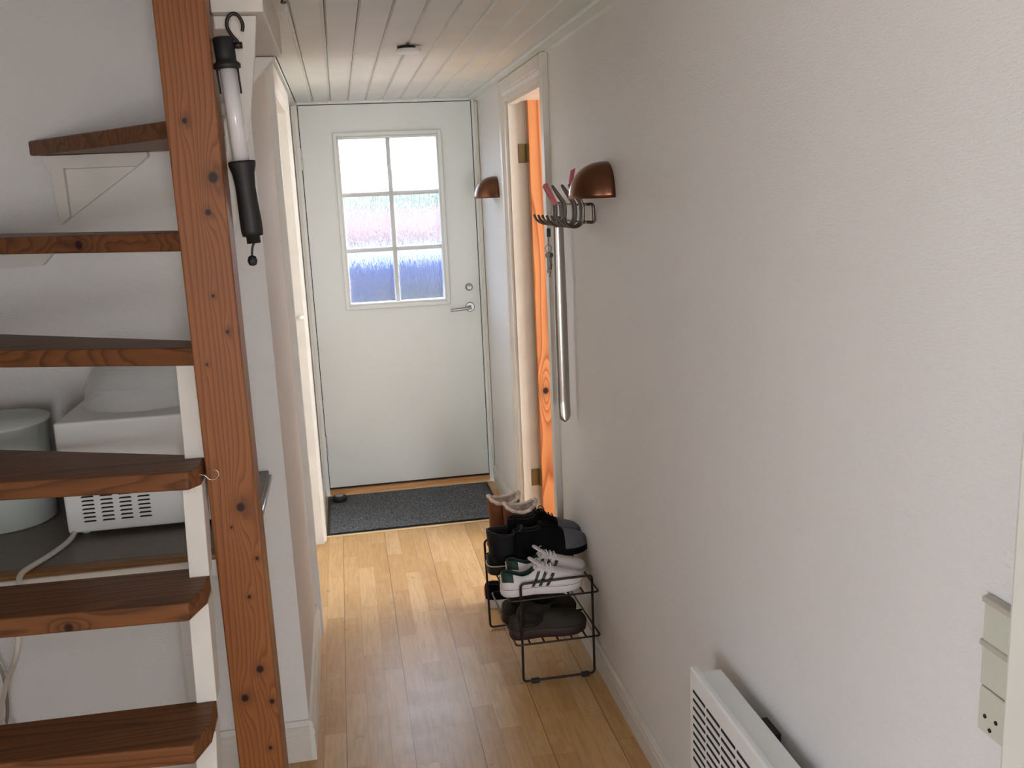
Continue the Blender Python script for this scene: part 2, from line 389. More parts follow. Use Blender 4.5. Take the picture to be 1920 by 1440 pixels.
# baseboards with two grooves
def base_poly(s, z=0, h=.095, t=.014):
    pr = [(0, 0), (t, 0), (t, h*.60), (t-.002, h*.62), (t-.002, h*.65), (t, h*.67), (t, h*.80), (t-.003, h*.82), (t-.003, h*.85), (t-.001, h*.88), (t*.55, h), (0, h)]
    return [(s*p, z+q) for p, q in pr]
b = nb(); P = [(XR-x, z) for x, z in base_poly(1)]; prism(b, P, 'y', .93, 3.352); prism(b, P, 'y', 4.268, 5.055); struct('baseboard_right', b, M_PAINT2, label='grooved white baseboard along the long wall')
b = nb(); P = [(XL+x, z) for x, z in base_poly(1, h=.125)]; prism(b, P, 'y', YA-.014, 3.36); prism(b, P, 'y', 4.41, 5.055); struct('baseboard_left', b, M_PAINT, label='white baseboard on the hallway side wall')
b = nb(); P = [(YA-x, z) for x, z in base_poly(1, h=.125)]; prism(b, P, 'x', -1.02, XL); struct('baseboard_back', b, M_PAINT2, label='grooved white baseboard under the stairs')
# seam strip on wall below the worktop
b = nb(); box(b, -.53, -.522, YA-.006, YA, .12, .82); struct('trim_4', b, M_PAINT2)

# casings ----------------------------------------------------------
def casing(name, side, y0, y1, ztop, bot=0, t=.022, wd=.068):
    """moulded casing round an opening in a side wall; side +1 = wall at left (face towards +x)"""
    x = XL if side > 0 else XR
    b = nb()
    prof = [(0, 0), (t, 0), (t, wd*.62), (t-.005, wd*.68), (t-.003, wd*.74), (t-.010, wd*.95), (t-.012, wd), (0, wd)]
    # near upright: outer edge at y0-wd ; profile measured from outer edge
    pn = [(x+side*p, y0-wd+q) for p, q in prof]; pf = [(x+side*p, y1+wd-q) for p, q in prof]
    prism(b, pn, 'z', bot, ztop+wd); prism(b, pf, 'z', bot, ztop+wd)
    ph = [(x+side*p, ztop+wd-q) for p, q in prof]; prism(b, ph, 'y', y0-wd*.3, y1+wd*.3)
    return b
b = casing('c', -1, 3.42, 4.20, 1.995); struct('trim_5', b, M_PAINT2, label='white moulded casing of the open side door')
b = casing('c', 1, 3.43, 4.34, 1.985); struct('trim_6', b, M_PAINT2, label='white moulded casing of the left doorway')
# jambs right (with rabbet), opening 3.42..4.20
b = nb()
for y0, y1 in ((3.42, 3.445), (4.175, 4.20)): box(b, .742, .90, y0, y1, 0, 2.0)
box(b, .742, .90, 3.445, 4.175, 1.975, 2.0)
box(b, .755, .79, 4.163, 4.1749, 0, 1.975); box(b, .755, .79, 3.4451, 3.457, 0, 1.975); box(b, .755, .79, 3.457, 4.163, 1.963, 1.975)
struct('trim_7', b, M_PAINT2, label='white door jamb with stop beside the pine door')
b = nb()
for y0, y1 in ((3.43, 3.45), (4.32, 4.34)): box(b, -.31, -.190, y0, y1, 0, 1.99)
box(b, -.31, -.190, 3.45, 4.32, 1.97, 1.99)
box(b, -.245, -.225, 4.306, 4.3199, 0, 1.97); box(b, -.245, -.225, 3.45, 4.306, 1.956, 1.97)
struct('trim_8', b, M_PAINT2, label='white jamb of the left doorway')
# left door leaf (ajar in its frame, barely seen)
t = bpy.data.objects.new('door_3', None); C.objects.link(t); t['kind'] = 'structure'; t.location = (-.29, 3.47, 0)
b = nb(); box(b, -.29, -.252, 3.455, 4.30, .01, 1.965); struct('door_leaf', b, M_PAINT, t, .003)
b = nb(); lathe(b, [(.004, 0), (.004, .006), (.010, .010), (.011, .018), (.006, .024)], (-.2, 4.319, 1.083), (0, -1, 0), 20); struct('doorstop', b, M_WHITEP, t, label='small round white stop on the jamb')

# near casing at the right edge of frame
b = nb(); prism(b, [(XR, .90), (.729, .90), (.727, .895), (.727, .86), (.722, .852), (.716, .846), (.716, .80), (XR, .80)], 'z', 0, 2.06)
struct('trim_9', b, M_PAINT, label='white casing board at the near end of the wall')

# right side door, natural pine, standing open
t = bpy.data.objects.new('door_2', None); C.objects.link(t); t['kind'] = 'structure'; t.location = (.84, 4.15, 0); t['label'] = 'unpainted orange pine door standing open'
b = nb(); box(b, .835, 1.62, 4.128, 4.166, .012, 1.992); struct('door_leaf', b, M_OPEND, t, .002)
for z in (1.755, .275):
    b = nb(); box(b, .795, .832, 4.170, 4.1745, z-.04, z+.04); tube(b, [(.834, 4.150, z-.04), (.834, 4.150, z+.04)], .0055, 10)
    box(b, .829, .8345, 4.150, 4.174, z-.038, z+.038)
    struct('hinge', b, M_BRASS, t, .003, 'square brass hinge')
# exterior front door -------------------------------------------------
t = bpy.data.objects.new('door_1', None); C.objects.link(t); t['kind'] = 'structure'; t.location = (.28, YD, 0); t['label'] = 'pale front door with a glazed upper half'
DL, DR, Z0, Z1 = -.162, .720, .042, 2.064
gx0, gx1, gz0, gz1 = .018, .539, 1.034, 1.903
b = nb()
box(b, DL, gx0, YD, YD+.055, Z0, Z1); box(b, gx1, DR, YD, YD+.055, Z0, Z1); box(b, gx0, gx1, YD, YD+.055, Z0, gz0); box(b, gx0, gx1, YD, YD+.055, gz1, Z1)
struct('door_leaf', b, M_DOOR, t)
b = nb()
def frame_ring(bm, x0, x1, z0, z1, wd, ya, yb):
    box(bm, x0, x0+wd, ya, yb, z0, z1); box(bm, x1-wd, x1, ya, yb, z0, z1)
    box(bm, x0+wd, x1-wd, ya, yb, z0, z0+wd); box(bm, x0+wd, x1-wd, ya, yb, z1-wd, z1)
frame_ring(b, gx0-.019, gx1+.019, gz0-.021, gz1+.022, .019, YD-.012, YD-.0004)
struct('glazing_bead', b, M_DOOR, t, .004)
b = nb(); frame_ring(b, gx0, gx1, gz0, gz1, .010, YD-.006, YD+.05); struct('glazing_frame', b, M_WHITEP, t, .002)
b = nb(); box(b, gx0+.010, gx1-.010, YD+.018, YD+.024, gz0+.010, gz1-.010); struct('pane', b, M_GLASS, t, label='rain patterned glass')
b = nb(); box(b, .268, .292, YD+.026, YD+.050, gz0+.01, gz1-.01); box(b, gx0+.01, gx1-.01, YD+.027, YD+.049, 1.311, 1.334); box(b, gx0+.01, gx1-.01, YD+.027, YD+.049, 1.600, 1.623)
struct('glazing_bar', b, M_WHITEP, t, .003)
b = nb(); lathe(b, [(.026, 0), (.026, .005), (.022, .008)], (.662, YD, .989), (0, -1, 0), 28)
tube(b, [(.662, YD-.005, .989), (.662, YD-.045, .989)], .009, 14)
tube(b, smooth_path([(.662, YD-.045, .989), (.645, YD-.05, .987), (.60, YD-.05, .984), (.552, YD-.046, .981)]), .0085, 12, rs=None)
struct('handle', b, M_STEEL, t, label='brushed steel lever handle')
b = nb(); lathe(b, [(.021, 0), (.021, .006), (.016, .012), (.014, .026), (.011, .028)], (.662, YD, 1.097), (0, -1, 0), 24); box(b, .658, .666, YD-.045, YD-.026, 1.088, 1.106)
struct('lock', b, M_CHROME, t, .001, 'round chrome thumb turn lock')
for z in (1.80, .285):
    b = nb(); tube(b, [(DL-.004, YD-.006, z-.055), (DL-.004, YD-.006, z-.002)], .008, 12); tube(b, [(DL-.004, YD-.006, z+.002), (DL-.004, YD-.006, z+.055)], .008, 12)
    struct('hinge', b, M_STEEL if z < 1 else M_PAINT, t, label='grey steel hinge' if z < 1 else None)
# frame, threshold, gaps
b = nb()
box(b, XL+.001, DL-.004, YD-.016, YD+.09, 0, 2.094); box(b, DR+.004, XR-.001, YD-.016, YD+.09, 0, 2.094); box(b, DL-.004, DR+.004, YD-.016, YD+.09, Z1+.004, 2.094)
struct('trim_10', b, M_DOOR, bevel=.003, label='pale frame round the front door')
b = nb(); box(b, XL+.002, XL+.018, YD-.030, YD-.016, 0, HC-.015); box(b, XR-.018, XR-.002, YD-.030, YD-.016, .1, HC-.015); struct('trim_11', b, M_PAINT, bevel=.003)
b = nb(); box(b, DL-.0038, DL-.0003, YD+.010, YD+.054, .02, Z1); box(b, DR+.0003, DR+.0038, YD+.010, YD+.054, .02, Z1); box(b, DL, DR, YD+.010, YD+.054, Z1+.0003, Z1+.0038); box(b, DL, DR, YD+.004, YD+.054, .032, Z0-.0005)
struct('trim_12', b, M_DARKGAP, label='dark strips standing in for shade in the gap round the front door')  # shade of the door gap, painted as dark strips
b = nb(); box(b, DL-.003, DR+.003, YD-.012, YD+.10, 0, .031); struct('trim_13', b, M_THRESH, bevel=.003, label='light wooden threshold under the front door')
b = nb(); box(b, -.185, .735, 5.024, 5.036, 0, .008); box(b, -.178, .70, 4.396, 4.408, 0, .007); struct('trim_14', b, plain('pale_edge_wood', srgb(222, 196, 158), .5), bevel=.002, label='pale wooden strips along the doormat')

# ------------------------------------------------------------------ outdoors beyond the glass
b = nb(); box(b, -30, 30, 5.2, 60, -.75, -.6); o = struct('ground', b, plain('garden_ground', srgb(70, 66, 58), .9, var=.2, vs=2)); o['kind'] = 'structure'
b = nb(); box(b, -12, 14, 15, 19, -.6, .9)
hs = thing('house', 'pale low house with a dull red roof seen blurred through the door glass', 'house', (0, 15, -.6))
obj('wall', b, plain('house_wall', srgb(150, 146, 148), .8), hs)
b = nb(); prism(b, [(14.6, .93), (17, 1.36), (19.4, .93), (19.4, .86), (14.6, .86)], 'x', -12.5, 14.5); obj('roof', b, plain('house_roof', srgb(70, 24, 36), .8, var=.2, vs=3), hs)
def hedge(name, lab, cx, cy, sx, sy, h, col, seed):
    b = nb(); bmesh.ops.create_icosphere(b, subdivisions=5, radius=1)
    for v in b.verts:
        n = noise.noise(v.co*2.2+Vector((seed, 0, 0)))*.25+noise.noise(v.co*7+Vector((0, seed, 0)))*.10
        q = v.co*(1+n); v.co = Vector((cx+q.x*sx, cy+q.y*sy, h*.5-.6+q.z*h*.5))
    for f in b.faces: f.smooth = True
    tag(obj(name, b, plain(name+'_leaf', col, .9, var=.5, vs=9), loc=(cx, cy, 0)), lab, 'shrub')
hedge('shrub', 'dark green shrub at the lower right of the door glass', 1.35, 8.9, .95, .6, 1.15, srgb(18, 34, 24), 3)
hedge('shrub', 'pale green rounded shrub blurred behind the red roof in the door glass', 3.6, 24, 7, 2, 2.75, srgb(100, 120, 96), 9)
# blue car parked outside
car = thing('van', 'blue van parked outside behind the lower door panes', 'van', (.4, 11.2, -.6))
MCAR = plain('blue_car_paint', srgb(2, 40, 100), .3, .2)
b = nb(); prism(b, [(-2.2, .12), (-2.25, 1.3), (-2.0, 1.52), (1.7, 1.54), (2.2, 1.1), (2.4, .5), (2.35, .12)], 'y', 10.5, 12.2)
bmesh.ops.translate(b, verts=b.verts, vec=(.2, -.8, -.55)); obj('body', b, MCAR, car, .08)
b = nb(); prism(b, [(.10, .9), (.10, 1.26), (1.25, 1.28), (1.6, .92)], 'y', 10.485, 10.498); bmesh.ops.translate(b, verts=b.verts, vec=(.2, -.8, -.55)); obj('window', b, plain('car_glass', srgb(12, 24, 28), .3), car)
for wx in (-1.45, 1.5):
    b = nb(); lathe(b, [(.30, 0), (.32, .03), (.32, .18), (.30, .2)], (wx+.2, 9.62, -.28), (0, 1, 0), 28); obj('wheel', b, M_BLACK, car)
b = nb(); prism(b, [(.35, 0), (.9, 0), (.9, .55), (.35, .55)], 'x', -.75, .32); bmesh.ops.translate(b, verts=b.verts, vec=(0, 6.3, -.01))
tag(obj('storage_box', b, plain('red_box', srgb(190, 50, 60), .5), loc=(-.2, 7, 0)), 'red box low outside, tinting the bottom edge of the left pane', 'box')

# ------------------------------------------------------------------ staircase
st = thing('staircase', 'open stained pine staircase winding round a square post beside the hallway', 'stairs', (-.62, 1.9, 0))
TT = .036
rights = [(.24, [(-1.015, 1.35), (-.335, 1.35), (-.300, 1.37), (-.300, 1.50), (-1.015, 1.50)]),
          (.46, [(-1.015, 1.46), (-.335, 1.46), (-.300, 1.49), (-.300, 1.61), (-1.015, 1.61)]),
          (.68, [(-1.015, 1.615), (-.322, 1.560), (-.300, 1.622), (-.3005, 1.715), (-1.015, 1.73)]),
          (.90, [(-1.015, 1.705), (-.322, 1.665), (-.3005, 1.73), (-.3005, 1.80), (-.336, 1.836), (-1.015, 1.86)]),
          (1.11, [(-1.015, 1.875), (-.318, 1.782), (-.299, 1.81), (-.299, 1.885), (-.336, 1.915), (-1.015, 2.22)]),
          (1.33, [(-1.015, 2.19), (-.690, 2.029), (-.297, 1.880), (-.297, 1.95), (-.317, 1.987), (-.783, 2.314), (-1.015, 2.50)]),
          (1.55, [(-1.015, 2.34), (-.72, 2.19), (-.297, 1.885), (-.297, 1.965), (-.326, 2.04), (-.80, 2.555), (-1.015, 2.555)]),
          (1.77, [(-.735, 2.555), (-.722, 2.54), (-.300, 2.045), (-.296, 1.945), (-.206, 1.948), (-.206, 2.02), (-.33, 2.555)]),
          (1.99, [(-.36, 2.555), (-.215, 1.985), (-.110, 1.985), (-.110, 2.555)])]
for k, (z, poly) in enumerate(rights):
    b = nb(); prism(b, poly, 'z', z-TT, z)
    o = obj('tread', b, M_TREAD if k < 8 else M_PAINT2, st, .004)
    if k == 8: o['label'] = 'white painted winder tread beside the ceiling'
b = nb(); box(b, -.295, -.204, 1.85, 1.941, 0, 2.9); obj('newel_post', b, M_POST, st, .004)['label'] = 'square knotty orange pine post'
# inner stringer: steep white batten with risers between the treads
b = nb()
def strip(z0, z1, ya, yb, back0, back1):
    prism(b, [(ya, z0), (yb, z1), (back1, z1), (back0, z0)], 'x', -.336, -.2985)
strip(0, .24-TT, 1.36, 1.36, 1.44, 1.50); strip(.24, .46-TT, 1.42, 1.46, 1.50, 1.60)
strip(.46, .68-TT, 1.565, 1.66, 1.62, 1.715); strip(.68, .90-TT, 1.705, 1.735, 1.755, 1.80)
strip(.90, 1.11-TT, 1.782, 1.815, 1.825, 1.885); strip(1.11, 1.33-TT, 1.878, 1.90, 1.94, 1.96)
o = obj('stringer', b, M_PAINT2, st, .002); o['label'] = 'white painted inner stringer'
# small screw-eye hook in tread end
b = nb(); tube(b, smooth_path([(-.300, 1.80, 1.098), (-.290, 1.80, 1.096), (-.281, 1.80, 1.087), (-.271, 1.80, 1.086), (-.264, 1.80, 1.093), (-.265, 1.80, 1.102), (-.272, 1.80, 1.106)], 6), .0013, 8)
obj('hook', b, M_CHROME, st)['label'] = 'small bare metal hook'
# white brackets against back wall under the winders
def bracket(poly, dep=.02, inset=True):
    b = nb(); prism(b, poly, 'y', YA-.03, YA-.001); return b
b = nb()
prism(b, [(-.700, 1.732), (-.700, 1.712), (-.685, 1.688), (-.680, 1.565), (-.655, 1.583), (-.655, 1.700), (-.485, 1.700), (-.455, 1.722), (-.455, 1.733)], 'y', YA-.034, YA-.001)
prism(b, [(-.655, 1.583), (-.655, 1.700), (-.485, 1.700)], 'y', YA-.016, YA-.001)
obj('bracket', b, M_PAINT2, st, .001)['label'] = 'white triangular support board under the winder tread'
b = nb(); prism(b, [(-1.01, 1.512), (-.70, 1.512), (-.715, 1.488), (-.735, 1.468), (-1.01, 1.464)], 'y', YA-.034, YA-.001); obj('bracket', b, M_PAINT2, st, .001)
b = nb(); prism(b, [(-.21, 1.952), (-.126, 1.952), (-.190, 1.885), (-.21, 1.87)], 'y', YA-.03, YA-.001); obj('bracket', b, M_PAINT2, st, .001)
# white board rising from the post to the upper flight
b = nb(); prism(b, [(-.29, 1.385), (-.235, 1.43), (-.212, 1.497), (-.193, 1.59), (-.158, 1.731), (-.134, 1.872), (-.124, 1.946), (-.172, 1.946), (-.182, 1.83), (-.2035, 1.75), (-.2035, 1.70), (-.29, 1.66)], 'y', 1.9425, 1.962)
obj('upper_stringer', b, M_PAINT2, st, .002)['label'] = 'white board rising behind the post'
b = nb(); box(b, -.2035, -.108, 1.915, 1.962, 1.947, 2.4); box(b, -.2035, -.16, 1.945, 1.962, 1.922, 1.9465); obj('header', b, M_PAINT2, st, .003)['label'] = 'white header above the hanging work lamp'
b = nb(); prism(b, [(-.33, 1.775), (-.215, 1.775), (-.215, 1.90), (-.30, 1.80)], 'y', YA-.03, YA-.001); obj('bracket', b, M_PAINT2, st, .001)

# ------------------------------------------------------------------ hanging work lamp
wl = thing('work_lamp', 'black handled inspection lamp with a clear tube hanging beside the post', 'work lamp', (-.165, 1.885, 1.94))
Y0 = 1.886
def wp(px, z): return Vector((px, Y0, z))
b = nb(); tube(b, smooth_path([wp(-.1475, 1.908), wp(-.146, 1.922), wp(-.153, 1.936), wp(-.163, 1.939), wp(-.172, 1.930), wp(-.1735, 1.915), wp(-.166, 1.900), wp(-.158, 1.890), wp(-.156, 1.878)], 6), .0034, 10)
tube(b, [wp(-.150, 1.884), wp(-.166, 1.884)], .006, 10)
obj('hook', b, plain('dark_brown_plastic', srgb(28, 12, 14), .4), wl)
axd = Vector((.0175, 0, -.335)).normalized()
top = Vector((-.1835, Y0, 1.898))
b = nb(); lathe(b, [(.0175, 0), (.019, .002), (.0185, .035), (.0185, .042), (.0245, .047), (.0245, .054), (.02, .056)], top, axd, 28); obj('cap', b, M_BLACK, wl)
b = nb(); lathe(b, [(.0150, .054), (.0150, .225)], top, axd, 28); obj('tube', b, M_TUBE, wl)['label'] = 'clear plastic tube'
b = nb(); lathe(b, [(.006, .054), (.006, .225)], top, axd, 16); obj('lamp', b, plain('lamp_white', srgb(214, 206, 206), .3), wl)
for s in (-1, 1):
    b = nb(); p0 = top+axd*.05+Vector((s*.0185, -.004, 0)); p1 = top+axd*.10+Vector((s*.0185, -.004, 0)); tube(b, [p0, p1], .0018, 8); obj('guard', b, M_BLACK, wl)
b = nb(); lathe(b, [(.0245, .222), (.0255, .226), (.0245, .232), (.0205, .246), (.0185, .27), (.019, .30), (.0205, .33), (.0205, .352), (.019, .362), (.013, .363), (.013, .376)], top, axd, 28); obj('handle', b, M_BLACK, wl)
b = nb(); e = top+axd*.375; tube(b, smooth_path([e, e+Vector((-.004, 0, -.01)), e+Vector((-.006, 0, -.026))], 4), .0022, 8)
e2 = e+Vector((-.006, 0, -.034)); lathe(b, [(.002, -.010), (.007, -.008), (.0095, 0), (.007, .008), (.002, .0105)], e2, (0, 0, 1), 16); obj('plug', b, M_BLACK, wl)

# ------------------------------------------------------------------ worktop and what stands on it
wt = thing('worktop', 'grey laminate worktop with a wooden front strip under the stairs', 'worktop', (-.62, 2.26, .84))
b = nb(); box(b, -1.015, -.243, 1.985, YA-.001, .842, .880); obj('top', b, M_GREYTOP, wt)
b = nb(); box(b, -1.015, -.243, 1.952, 1.9849, .848, .880); obj('front_strip', b, M_EDGEW, wt, .003)['label'] = 'oak front strip'
b = nb(); box(b, -1.015, -.243, 1.944, 1.9515, .838, .8715); obj('lip', b, M_PAINT2, wt)
b = nb(); tube(b, [(-.240, 1.95, .862), (-.240, YA-.003, .862)], .019, 14, flat=.35)
for v in b.verts: v.co.x = min(-.236, max(v.co.x, -.243))
obj('end_strip', b, M_STEEL, wt)['label'] = 'rounded metal end strip'

mw = thing('microwave_oven', 'white microwave on the worktop with its slotted side towards the stairs', 'microwave', (-.47, 2.33, .8805))
b = nb(); box(b, -.649, -.302, 2.143, 2.50, .892, 1.146)
for x in (-.62, -.33):
    for y in (2.18, 2.46): lathe(b, [(.012, 0), (.012, .013)], (x, y, .8805), (0, 0, 1), 16)
obj('body', b, M_MICRO, mw, .006)
b = nb()
for c in range(4):
    for r in range(7):
        x = -.612+c*.0395; z = .975-.0095*r; x0 = x-.001*r*0
        prism(b, [(x0, z-.0015), (x0+.026, z-.0015), (x0+.0265, z), (x0+.024, z+.002), (x0+.003, z+.002), (x0-.0005, z)], 'y', 2.1415, 2.146)
obj('vent_slots', b, M_DARKIN, mw)['label'] = 'four columns of dark vent slots'
cover = nb(); lathe(cover, [(.148, 0), (.146, .004), (.142, .012), (.136, .05), (.12, .08), (.09, .1), (.0, .108)], (-.485, 2.345, 1.1475), (0, 0, 1), 40, cap0=False, cap1=False)
tag(obj('microwave_cover', cover, M_CLEAR, loc=(-.485, 2.345, 1.1475), solid=.002), 'clear domed plastic cover resting on the microwave', 'food cover')
b = nb(); tube(b, smooth_path([(-.635, 2.17, .90), (-.64, 2.11, .888), (-.66, 2.03, .886), (-.682, 1.965, .8865), (-.689, 1.940, .882), (-.692, 1.932, .86), (-.72, 1.95, .72), (-.85, 2.2, .52), (-.95, 2.4, .33), (-.955, 2.47, .2), (-.955, 2.5, .12)], 6), .006, 10)
obj('power_cord', b, M_CORD, mw)['label'] = 'white power cord'
bu = nb(); lathe(bu, [(.0, 0), (.106, 0), (.112, .004), (.121, .235), (.126, .237), (.126, .245), (.0, .250)], (-.838, 2.33, .8805), (0, 0, 1), 48, cap0=False, cap1=False)
tag(obj('bucket', bu, M_BUCKET, loc=(-.838, 2.33, .8805)), 'round white lidded tub on the worktop left of the microwave', 'bucket')
b = nb(); box(b, -.703, -.687, 2.33, 2.52, .8805, 1.085); tag(obj('cutting_board', b, M_DARKW, loc=(-.71, 2.4, .8805), bevel=.004), 'dark brown board standing between the white tub and the microwave', 'board')
# cables on wall below the worktop
b = nb(); tube(b, smooth_path([(-1.0, 2.50, .62), (-.985, 2.50, .48), (-.968, 2.5, .40), (-.972, 2.50, .30), (-.985, 2.48, .22), (-.955, 2.46, .12), (-.95, 2.3, .008)], 6), .0045, 8)
tag(obj('cable', b, plain('grey_cord', srgb(150, 140, 126), .5), loc=(-.98, 2.5, .1)), 'grey cable hanging under the worktop by the back wall', 'cable')
b = nb(); tube(b, smooth_path([(-.4905, 2.548, .145), (-.492, 2.548, .08), (-.487, 2.546, .006)], 5), .003, 8)
tag(obj('cable', b, M_BLACK, loc=(-.49, 2.54, 0)), 'short dark cable on the wall behind the lowest visible tread', 'cable')

# ------------------------------------------------------------------ wall lamps
def wall_lamp(y, lab, first):
    t = thing('wall_lamp', lab, 'wall lamp', (XR, y, 1.568), 'copper wall lamps')
    rx, ry, h = .106, .098, .100
    b = nb(); nu, nv = 28, 14; G = []
    for j in range(nv+1):
        v = j/nv*PI/2; row = []
        for i in range(nu+1):
            u = i/nu*PI
            lean = .022*math.sin(v)**2
            row.append(b.verts.new((XR-.002-max(0, rx*math.sin(u)*math.cos(v)**.85 if v < PI/2-1e-6 else 0)-0*lean, y-ry*math.cos(u)*math.cos(v)**.8 if v < PI/2-1e-6 else y, 1.568+h*math.sin(v))))
        G.append(row)
    for j in range(nv):
        for i in range(nu):
            f = b.faces.new((G[j][i], G[j][i+1], G[j+1][i+1], G[j+1][i])); f.smooth = True
    o = obj('shade', b, M_COPPER, t, solid=.0015)
    b = nb(); lathe(b, [(.038, 0), (.038, .006), (.018, .008), (.018, .034), (.016, .036)], (XR, y, 1.604), (-1, 0, 0), 24); obj('socket', b, M_WHITEP, t)
    b = nb(); lathe(b, [(.011, .036), (.017, .045), (.02, .056), (.016, .068), (.002, .074)], (XR, y, 1.604), (-1, 0, 0), 20); obj('bulb', b, plain('opal_bulb', srgb(235, 235, 230), .3), t)
    return t
wall_lamp(2.645, 'large looking copper half dome wall lamp nearest the camera above the coat rack', True)
wall_lamp(4.56, 'small looking copper half dome wall lamp beside the front door', False)

# ------------------------------------------------------------------ coat rack
cr = thing('coat_rack', 'chrome rod coat rack of double hooks on the long wall', 'coat rack', (XR, 2.95, 1.52))
b = nb()
for z in (1.548, 1.497): tube(b, [(.722, 2.76, z), (.722, 3.20, z)], .003, 8)
for y in (2.765, 3.195):
    yy = y+(.025 if y < 3 else -.025); tube(b, round_path([(.722, yy, 1.548), (.746, y, 1.550), (.748, y, 1.495), (.722, yy, 1.497)], .010, 5), .0050, 10)
obj('rail', b, M_NICKEL, cr)
for y in (3.15, 3.02, 2.885, 2.79):
    b = nb(); s = .017
    pth = [(.652, y+s+.018, 1.516), (.661, y+s+.014, 1.497), (.683, y+s+.006, 1.484), (.706, y+s, 1.488), (.717, y+s, 1.505), (.717, y+s, 1.548), (.704, y+s-.003, 1.572), (.684, y+.006, 1.603), (.682, y, 1.606), (.684, y-.006, 1.603), (.704, y-s+.003, 1.572), (.717, y-s, 1.548), (.717, y-s, 1.505), (.706, y-s, 1.488), (.683, y-s-.006, 1.484), (.661, y-s-.014, 1.497), (.652, y-s-.018, 1.516)]
    tube(b, smooth_path(pth, 5), .0042, 10); obj('hook', b, M_NICKEL, cr)
# pink plastic hanger laid behind hooks
b = nb()
def ribbon(bm, pts, wd, th, dirn):
    """flat strip of width wd along dirn"""
    d = Vector(dirn).normalized()*wd/2
    P = [Vector(p) for p in pts]
    A = [bm.verts.new(p-d) for p in P]; B = [bm.verts.new(p+d) for p in P]
    for i in range(len(P)-1): bm.faces.new((A[i], A[i+1], B[i+1], B[i]))
ribbon(b, smooth_path([(.700, 3.06, 1.548), (.694, 3.09, 1.575), (.684, 3.12, 1.605), (.683, 3.128, 1.616)], 5), .015, .002, (1, -.2, .35))
tag(obj('plastic_strip', b, M_PINK, loc=(.69, 3.1, 1.55), solid=.003), 'pink plastic strip stuck behind the farthest hooks of the coat rack', 'strip')
b = nb(); ribbon(b, [(.700, 2.845, 1.606), (.702, 2.84, 1.63), (.706, 2.835, 1.654)], .016, .002, (1, -.3, .5))
v = b.verts
tag(obj('plastic_tag', b, M_PINK, loc=(.70, 2.84, 1.62), solid=.002), 'pink pointed tag sticking up behind the near copper lamp', 'tag')
# shoehorn
b = nb(); rows = []
for i in range(101):
    t_ = i/100; z = 1.478-t_*.668; wd = .0185+.0035*min(1, t_*2.2); cx = .713+.0*t_
    if t_ > .96: wd *= math.sqrt(max(0, 1-((t_-.96)/.0402)**2))
    rows.append([b.verts.new((cx+wd*math.sin(a), 3.085+.012*(1-math.cos(a))+(-.01 if t_ > .9 else 0)*(t_-.9)*8, z)) for a in [(-1+2*k/10)*1.25 for k in range(11)]])
for A, B in zip(rows, rows[1:]):
    for k in range(10):
        f = b.faces.new((A[k], A[k+1], B[k+1], B[k])); f.smooth = True
sh = tag(obj('shoehorn', b, M_CHROME, loc=(.713, 3.08, 1.478), solid=.0018), 'long steel shoehorn hanging from the coat rack', 'shoehorn')
# keys
ky = thing('key_ring', 'bunch of keys on a ring with a black fob beside the shoehorn', 'keys', (.692, 3.15, 1.47))
b = nb(); box(b, .686, .700, 3.148, 3.154, 1.440, 1.468); obj('fob', b, M_BLACK, ky, .003)
b = nb(); tube(b, [(.690+.011*math.cos(a), 3.15, 1.400+.013*math.sin(a)) for a in [2*PI*k/20 for k in range(20)]], .0012, 8, closed=True); tube(b, [(.691, 3.15, 1.44), (.690, 3.15, 1.413)], .0014, 8); obj('ring', b, M_NICKEL, ky)
for i, (dx, l) in enumerate(((-.004, .07), (.003, .085), (.009, .06))):
    b = nb(); y = 3.147+.004*i; lathe(b, [(.009, 0), (.009, .002)], (.690+dx, y, 1.378), (0, 1, 0), 16); box(b, .688+dx, .692+dx, y, y+.002, 1.378-l+.01, 1.372); box(b, .686+dx, .688+dx, y, y+.002, 1.378-l+.014, 1.378-l+.020); box(b, .692+dx, .694+dx, y, y+.002, 1.378-l+.022, 1.378-l+.030)
    obj('key', b, M_NICKEL, ky)

# ------------------------------------------------------------------ ceiling fixture and hook
cl = thing('ceiling_disc', 'small flat white disc fixture on the board ceiling', 'ceiling fixture', (.27, 3.26, HC))
b = nb(); lathe(b, [(.030, 0), (.030, -.010)], (.262, 3.27, HC), (0, 0, 1), 28); obj('base', b, M_BLACK, cl)
b = nb(); lathe(b, [(.039, -.010), (.042, -.012), (.042, -.019), (.038, -.022)], (.268, 3.26, HC), (0, 0, 1), 36); obj('disc', b, M_WHITEP, cl)
b = nb(); tube(b, smooth_path([(-.09, 2.40, HC), (-.088, 2.40, HC-.012), (-.093, 2.42, HC-.02), (-.086, 2.44, HC-.016)], 5), .003, 8)
tag(obj('ceiling_hook', b, M_WIRE, loc=(-.09, 2.4, HC)), 'dark iron hook at the ceiling edge by the stair opening', 'hook')

